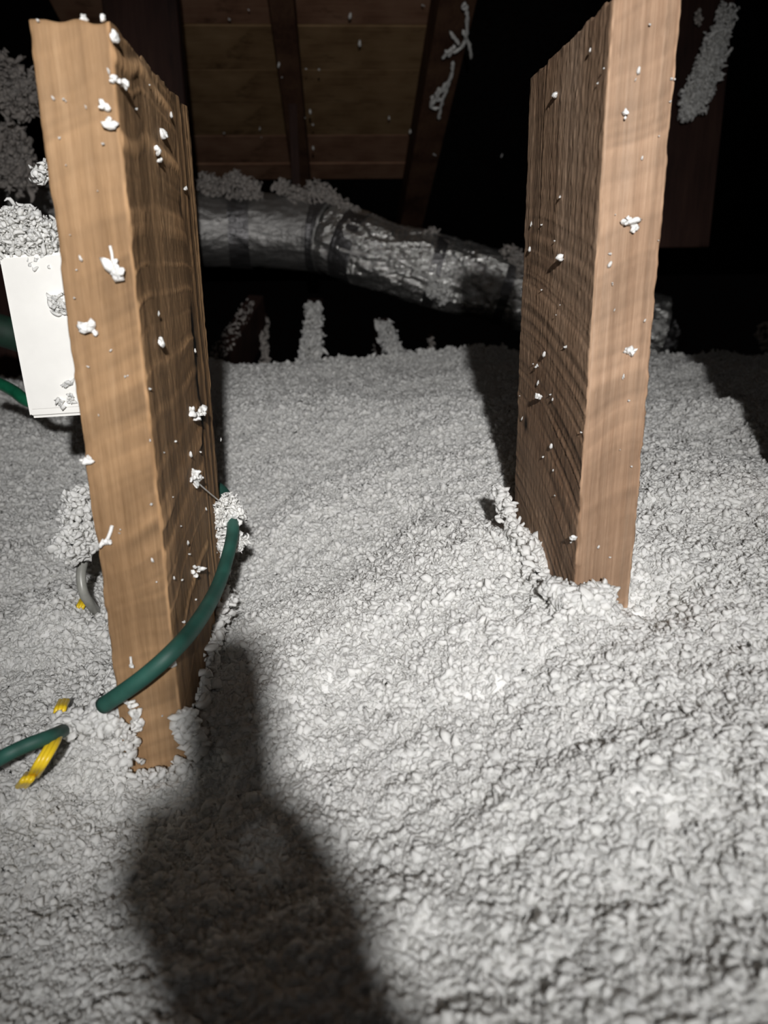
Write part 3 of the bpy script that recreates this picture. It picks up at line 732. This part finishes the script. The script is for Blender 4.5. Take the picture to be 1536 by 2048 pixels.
for k_, (a, b, s) in enumerate(LF):
    fleck(P(a, b, YL-0.0012), s*0.44/FPX*YL*1.15, kind_of(k_), SHAPE[kind_of(k_)]+' white speck %s of the left board, %s of front face' % zone(b, 40, 1540, 'left half' if a < 160+0.1*b else 'right half', k_), SHAPE[kind_of(k_)]+' flecks on the front of the left board, %s, %s' % zone(b, 40, 1540, 'left half' if a < 160+0.1*b else 'right half', k_), rng.normal()*0.5)
for k_, (a, b, s) in enumerate(LS):
    p_ = PX(a, b, LX1+0.0012); fleck(p_, s*0.44/FPX*p_.y*1.15, kind_of(k_), SHAPE[kind_of(k_)]+' white speck %s of the left board, %s of side face' % zone(b, 100, 1300, 'front half' if a < 300+0.09*b else 'rear half', k_), SHAPE[kind_of(k_)]+' flecks on the side of the left board, %s, %s' % zone(b, 100, 1300, 'front half' if a < 300+0.09*b else 'rear half', k_))
for k_, (a, b, s) in enumerate(RF):
    fleck(P(a, b, YR-0.0012), s*0.44/FPX*YR*1.1, kind_of(k_+1), SHAPE[kind_of(k_+1)]+' white speck %s of the right board, %s of front face' % zone(b, 0, 1200, 'left half' if a < 1295-0.08*b else 'right half', k_), SHAPE[kind_of(k_+1)]+' flecks on the front of the right board, %s, %s' % zone(b, 0, 1200, 'left half' if a < 1295-0.08*b else 'right half', k_), rng.normal()*0.5)
for k_, (a, b, s) in enumerate(RSd):
    p_ = PX(a, b, RX0-0.0016); fleck(p_, s*0.44/FPX*p_.y*1.15, kind_of(k_), SHAPE[kind_of(k_)]+' white speck %s of the right board, %s of side face' % zone(b, 60, 1150, 'rear half' if a < 1142-0.05*b else 'front half', k_), SHAPE[kind_of(k_)]+' flecks on the side of the right board, %s, %s' % zone(b, 60, 1150, 'rear half' if a < 1142-0.05*b else 'front half', k_))
for k_, p_ in enumerate(spk):
    where = 'left bay of roof boards' if p_.x < -0.139 else 'middle rafter' if p_.x < -0.075 else 'right bay of roof boards' if p_.x < 0.26 else 'rafter on the right'
    hgt = 'high' if p_.z > 0.62 else 'low'
    fleck(p_, 0.0030+0.0022*rng.random(), kind_of(k_), SHAPE[kind_of(k_)]+' dim speck caught '+hgt+' on the '+where, SHAPE[kind_of(k_)]+' flecks '+hgt+' on the '+where)

def tuft(pts, r, n, s, label):
    return fluff('insulation_tuft', [(p_, r) for p_ in pts], n, s, label, 'tuft', low=False)
def addstrand(o, pts, rad):
    V_, F_ = strand(catmull(pts, 5), rad, 6); m_ = o.data; loc = np.array(o.location)
    bm = bmesh.new(); bm.from_mesh(m_); base = [bm.verts.new(v) for v in (V_-loc)]
    for f in F_: bm.faces.new([base[k_] for k_ in f])
    bm.to_mesh(m_); bm.free(); m_.polygons.foreach_set('use_smooth', [True]*len(m_.polygons))
D = lambda p_, d_: p_+Vector(d_)
t_ = tuft([P(222, 532, YL-0.003), P(238, 540, YL-0.003), P(228, 545, YL-0.003)], (0.0026, 0.0016, 0.0026), 12, 0.0022, 'white tuft with a thin tail on the upper middle of the left board front')
addstrand(t_, [P(220, 492, YL-0.001), P(224, 510, YL-0.002), P(226, 530, YL-0.003)], 0.0008)
tuft([P(172, 650, YL-0.002), P(182, 660, YL-0.002)], (0.0018, 0.001, 0.0022), 8, 0.0021, 'white two lobed tuft on the left board front, level with the box')
t_ = tuft([P(230, 76, YL-0.001), P(236, 84, YL-0.001)], (0.0012, 0.001, 0.0012), 5, 0.0018, 'white tuft on the top corner of the left board')
tuft([P(228, 158, YL-0.002), P(238, 163, YL-0.001), P(248, 167, YL+0.004)], (0.0014, 0.001, 0.0010), 7, 0.0018, 'white curled tuft on the front corner near the top of the left board')
tuft([P(206, 213, YL-0.002)], (0.0006, 0.0006, 0.0006), 3, 0.0024, 'round white tuft near the top of the left board front')
tuft([P(218, 242, YL-0.002), P(223, 250, YL-0.002)], (0.0012, 0.0008, 0.0014), 5, 0.0020, 'white tuft just below the round one on the left board front')
tuft([P(166, 34, YL+.002), P(168, 40, YL+.002)], (0.0010, 0.001, 0.0010), 5, 0.0013, 'white tuft standing on the middle of the left board top edge')
tuft([P(207, 36, YL+0.004)], (0.0010, 0.001, 0.0008), 4, 0.0012, 'white tuft on the top edge of the left board nearest its corner')
tuft([PX(329, 268, LX1+0.002)], (0.0004, 0.0004, 0.0004), 3, 0.0027, 'round white tuft on the upper wide side of the left board')
tuft([PX(316, 302, LX1+0.002), PX(321, 318, LX1+0.002)], (0.0006, 0.0006, 0.0014), 5, 0.0018, 'long white tuft below the round one on the wide side of the left board')
tuft([PX(322, 685, LX1+0.002)], (0.0004, 0.0004, 0.0005), 3, 0.0022, 'round white tuft halfway down the wide side of the left board')
tuft([PX(386, 822, LX1+0.002), PX(400, 826, LX1+0.002), PX(392, 835, LX1+0.002), PX(403, 818, LX1+0.003)], (0.0024, 0.0014, 0.0026), 16, 0.0024, 'knobbly white tuft on the rear of the wide side of the left board')
t_ = tuft([PX(390, 948, LX1+0.002), PX(398, 955, LX1+0.003), PX(392, 968, LX1+0.002), PX(385, 955, LX1+0.002)], (0.0022, 0.0014, 0.0024), 14, 0.0022, 'white tuft with a strand reaching to the cable clump, side of the left board')
addstrand(t_, [PX(395, 965, LX1+0.002), PX(412, 980, LX1+0.003), P(436, 1000, 0.60)], 0.0006)
tuft([PX(388, 1138, LX1+0.002), PX(398, 1142, LX1+0.002), PX(392, 1150, LX1+0.002)], (0.002, 0.0012, 0.002), 8, 0.0021, 'white tuft low on the wide side of the left board beside the cable')
t_ = tuft([P(168, 921, YL-0.002), P(178, 917, YL-0.002)], (0.0012, 0.0008, 0.0008), 5, 0.0018, 'curled white tuft at the left edge of the left board')
t_ = tuft([P(208, 1086, YL-0.002), P(219, 1086, YL-0.002)], (0.0014, 0.001, 0.001), 5, 0.0020, 'white tuft shaped like a bent twig on the left board front')
addstrand(t_, [P(214, 1080, YL-0.001), P(220, 1066, YL-0.001), P(224, 1052, YL-0.001)], 0.0011)
t_ = tuft([P(262, 1330, YL-0.002)], (0.0006, 0.0006, 0.0008), 3, 0.0017, 'thin upright white tuft under the green cable, on the left board front')
addstrand(t_, [P(261, 1314, YL-0.001), P(262, 1322, YL-0.001), P(262, 1332, YL-0.001)], 0.0008)
tuft([P(332, 1329, YL-0.002), P(342, 1326, YL-0.002)], (0.0012, 0.001, 0.001), 5, 0.0018, 'small white tuft right of the thin upright one, on the left board front')
tuft([P(268, 1430, YL-0.002), P(276, 1445, YL-0.002), P(272, 1455, YL-0.002), P(262, 1405, YL-0.002)], (0.003, 0.0014, 0.003), 18, 0.0025, 'white tuft near the foot of the left board, below the cable')
tuft([P(255, 1468, YL-0.002), P(264, 1482, YL-0.002)], (0.003, 0.0012, 0.0024), 12, 0.0022, 'white tuft at the foot of the left board, left edge')
tuft([P(1252, 440, YR-0.003), P(1264, 443, YR-0.003), P(1266, 456, YR-0.002)], (0.0018, 0.0012, 0.0018), 12, 0.0021, 'large white tuft on the upper front of the right board')
tuft([P(1249, 225, YR-0.002), P(1250, 236, YR-0.002)], (0.0006, 0.0006, 0.0012), 4, 0.0017, 'long white tuft high on the front of the right board')
tuft([P(1260, 698, YR-0.002), P(1266, 706, YR-0.002)], (0.0016, 0.001, 0.0014), 8, 0.0020, 'three lobed white tuft halfway down the front of the right board')
tuft([PX(1109, 190, RX0-0.002)], (0.0005, 0.0005, 0.001), 4, 0.0018, 'long white tuft high on the wide side of the right board')
tuft([PX(1119, 517, RX0-0.003)], (0.0004, 0.0004, 0.0004), 3, 0.0022, 'round white tuft on the upper wide side of the right board')
tuft([PX(1077, 794, RX0-0.003)], (0.0005, 0.0005, 0.0005), 3, 0.0024, 'round white tuft halfway down the wide side of the right board')
tuft([PX(1148, 1076, RX0-0.002)], (0.0006, 0.0006, 0.0008), 4, 0.0019, 'round white tuft low on the wide side of the right board near its corner')

# ------------------------------------------------------------------ cables
def cable(name, path, r, m, label, parts=None, flat=1.0, seg=14, m_=10):
    pp = catmull(path, m_); V_, F_ = strand(pp, r, seg)
    F_ = F_.tolist()
    o = mesh_obj(name, V_, F_, m, loc=tuple(path[0]))
    bm = bmesh.new(); bm.from_mesh(o.data); bmesh.ops.holes_fill(bm, edges=[e for e in bm.edges if e.is_boundary]); bmesh.ops.recalc_face_normals(bm, faces=bm.faces[:]); bm.to_mesh(o.data); bm.free()
    return tag(o, label, 'cable')
cable('electrical_cable', [P(395, 960, 0.70), P(440, 978, 0.665), P(458, 1010, 0.63), P(466, 1050, 0.595), P(460, 1095, 0.565), P(436, 1172, 0.51), P(398, 1240, 0.445), P(350, 1298, 0.405),
      P(285, 1356, 0.398), P(205, 1412, 0.405)], 0.0050, M_green, 'dark green cable bowed across the foot of the left board')
p0 = P(205, 1412, 0.405)
cable('electrical_cable', [P(-60, 1555, 0.40), P(0, 1517, 0.385), P(50, 1492, 0.39), P(98, 1474, 0.40), P(125, 1462, 0.425)], 0.0042, M_green, 'dark green cable at the left edge, dipping into the insulation beside the yellow one')
cable('electrical_cable', [P(178, 1095, 0.66), P(168, 1118, 0.645), P(162, 1150, 0.635), P(167, 1185, 0.63), P(182, 1210, 0.635), P(200, 1235, 0.66)], 0.0042, M_gray, 'grey cable arching out of the insulation left of the left board')
def flatcable(path, label):
    root = empty('electrical_cable', tuple(path[0])); tag(root, label, 'cable')
    pp = catmull(path, 8)
    for dx in (-0.0023, 0.0, 0.0023):
        V_, F_ = strand([p_+Vector((dx, 0, 0.0004 if dx == 0 else 0)) for p_ in pp], 0.0017, 10)
        o = mesh_obj('conductor_rib', V_, F_, M_yellow, loc=tuple(path[0])); o.parent = root; o.matrix_parent_inverse = root.matrix_world.inverted()
flatcable([P(170, 1195, 0.66), P(160, 1215, 0.64), P(150, 1240, 0.66)], 'short bit of yellow cable at the foot of the grey cable')
flatcable([P(128, 1402, 0.465), P(120, 1420, 0.448), P(116, 1440, 0.46)], 'small bit of yellow cable showing above the dark green cable at left')
flatcable([P(116, 1462, 0.43), P(106, 1486, 0.398), P(80, 1530, 0.385), P(66, 1552, 0.40)], 'bright yellow flat cable lying below the dark green cable at left')
flatcable([P(62, 1548, 0.40), P(54, 1560, 0.388), P(44, 1572, 0.40)], 'lowest bit of yellow cable poking out of the insulation at left')
cable('electrical_cable', [P(-60, 745, 0.95), P(0, 768, 0.92), P(28, 783, 0.90), P(58, 803, 0.88), P(110, 812, 0.90)], 0.0068, M_greenb, 'shiny green cable passing behind the lower corner of the white box')
cable('garden_hose', [P(-80, 640, 1.05), P(-20, 655, 1.02), P(25, 668, 1.02), P(90, 690, 1.05)], 0.020, M_hose, 'thick dark green hose behind the white box at the left edge')['category'] = 'hose'
fluff('insulation_clump', [(P(a, b, 0.60), (0.0075, 0.008, 0.0065)) for a, b in [(455, 1005), (440, 1020), (470, 1025), (425, 1045), (455, 1050), (415, 1065), (440, 1075), (470, 1075), (425, 1085), (445, 1095)]]+[(P(478, 1085, 0.60), (0.004, 0.005, 0.006))],
      520, 0.0024, 'knobbly white clump caught on the green cable behind the left board', 'insulation clump', low=False)

# ------------------------------------------------------------------ unseen hand shape added below and behind the lens to cast the foreground shadow
def C(x, y, z): return Vector(RW@np.array([x, y, z]))      # camera frame, z towards the photographer
def hand():
    root = empty('shadow_caster', tuple(C(0.03, -0.12, 0.05))); tag(root, 'unseen hand shape added below the lens to cast the foreground shadow', 'shadow_caster')
    chains = {
     'index': [(-0.016, -0.045, .018, .015), (-0.0180, -0.020, .018, .0165), (-0.0200, 0.004, .015, .0145), (-0.0215, 0.024, .014, .012)],
     'middle': [(-0.028, -0.050, .016, .011), (-0.036, -0.040, .012, .009), (-0.042, -0.034, .014, .0085), (-0.034, -0.028, .022, .007)],
     'ring': [(-0.024, -0.058, .018, .010), (-0.038, -0.050, .013, .0085), (-0.044, -0.046, .018, .008), (-0.036, -0.040, .026, .007)],
     'little': [(-0.020, -0.064, .020, .009), (-0.030, -0.058, .015, .0075), (-0.034, -0.055, .021, .007), (-0.028, -0.050, .028, .006)],
     'thumb': [(0.010, -0.064, .018, .012), (0.006, -0.046, .013, .010), (-0.001, -0.034, .013, .009), (-0.008, -0.026, .014, .0075)]}
    verts = [C(-0.002, -0.056, .022), C(0.021, -0.074, .026), C(0.046, -0.100, .034), C(0.072, -0.15, .09), C(0.09, -0.22, .18)]
    rad = [0.0175, 0.0165, 0.017, 0.026, 0.036]; edges = [(0, 1), (1, 2), (2, 3), (3, 4)]
    for ch in chains.values():
        prev = 0 if ch is not chains['thumb'] else 1
        for (x, y_, z, r_) in ch:
            verts.append(C(x, y_, z)); rad.append(r_); edges.append((prev, len(verts)-1)); prev = len(verts)-1
    me_ = bpy.data.meshes.new('shadow_hand'); me_.from_pydata(verts, edges, []); me_.materials.append(M_shadow_hand)
    o = bpy.data.objects.new('shadow_hand', me_); COL.objects.link(o)
    sk = o.modifiers.new('skin', 'SKIN'); sk.use_smooth_shade = True
    for v, r_ in zip(me_.skin_vertices[0].data if me_.skin_vertices else [], rad): v.radius = (r_, r_)
    if not me_.skin_vertices:
        bm = bmesh.new(); bm.from_mesh(me_); ly = bm.verts.layers.skin.verify(); bm.verts.ensure_lookup_table()
        for v, r_ in zip(bm.verts, rad): v[ly].radius = (r_, r_)
        bm.verts[0][ly].use_root = True; bm.to_mesh(me_); bm.free()
    sb = o.modifiers.new('sub', 'SUBSURF'); sb.levels = sb.render_levels = 1
    o.parent = root; o.matrix_parent_inverse = root.matrix_world.inverted()
hand()
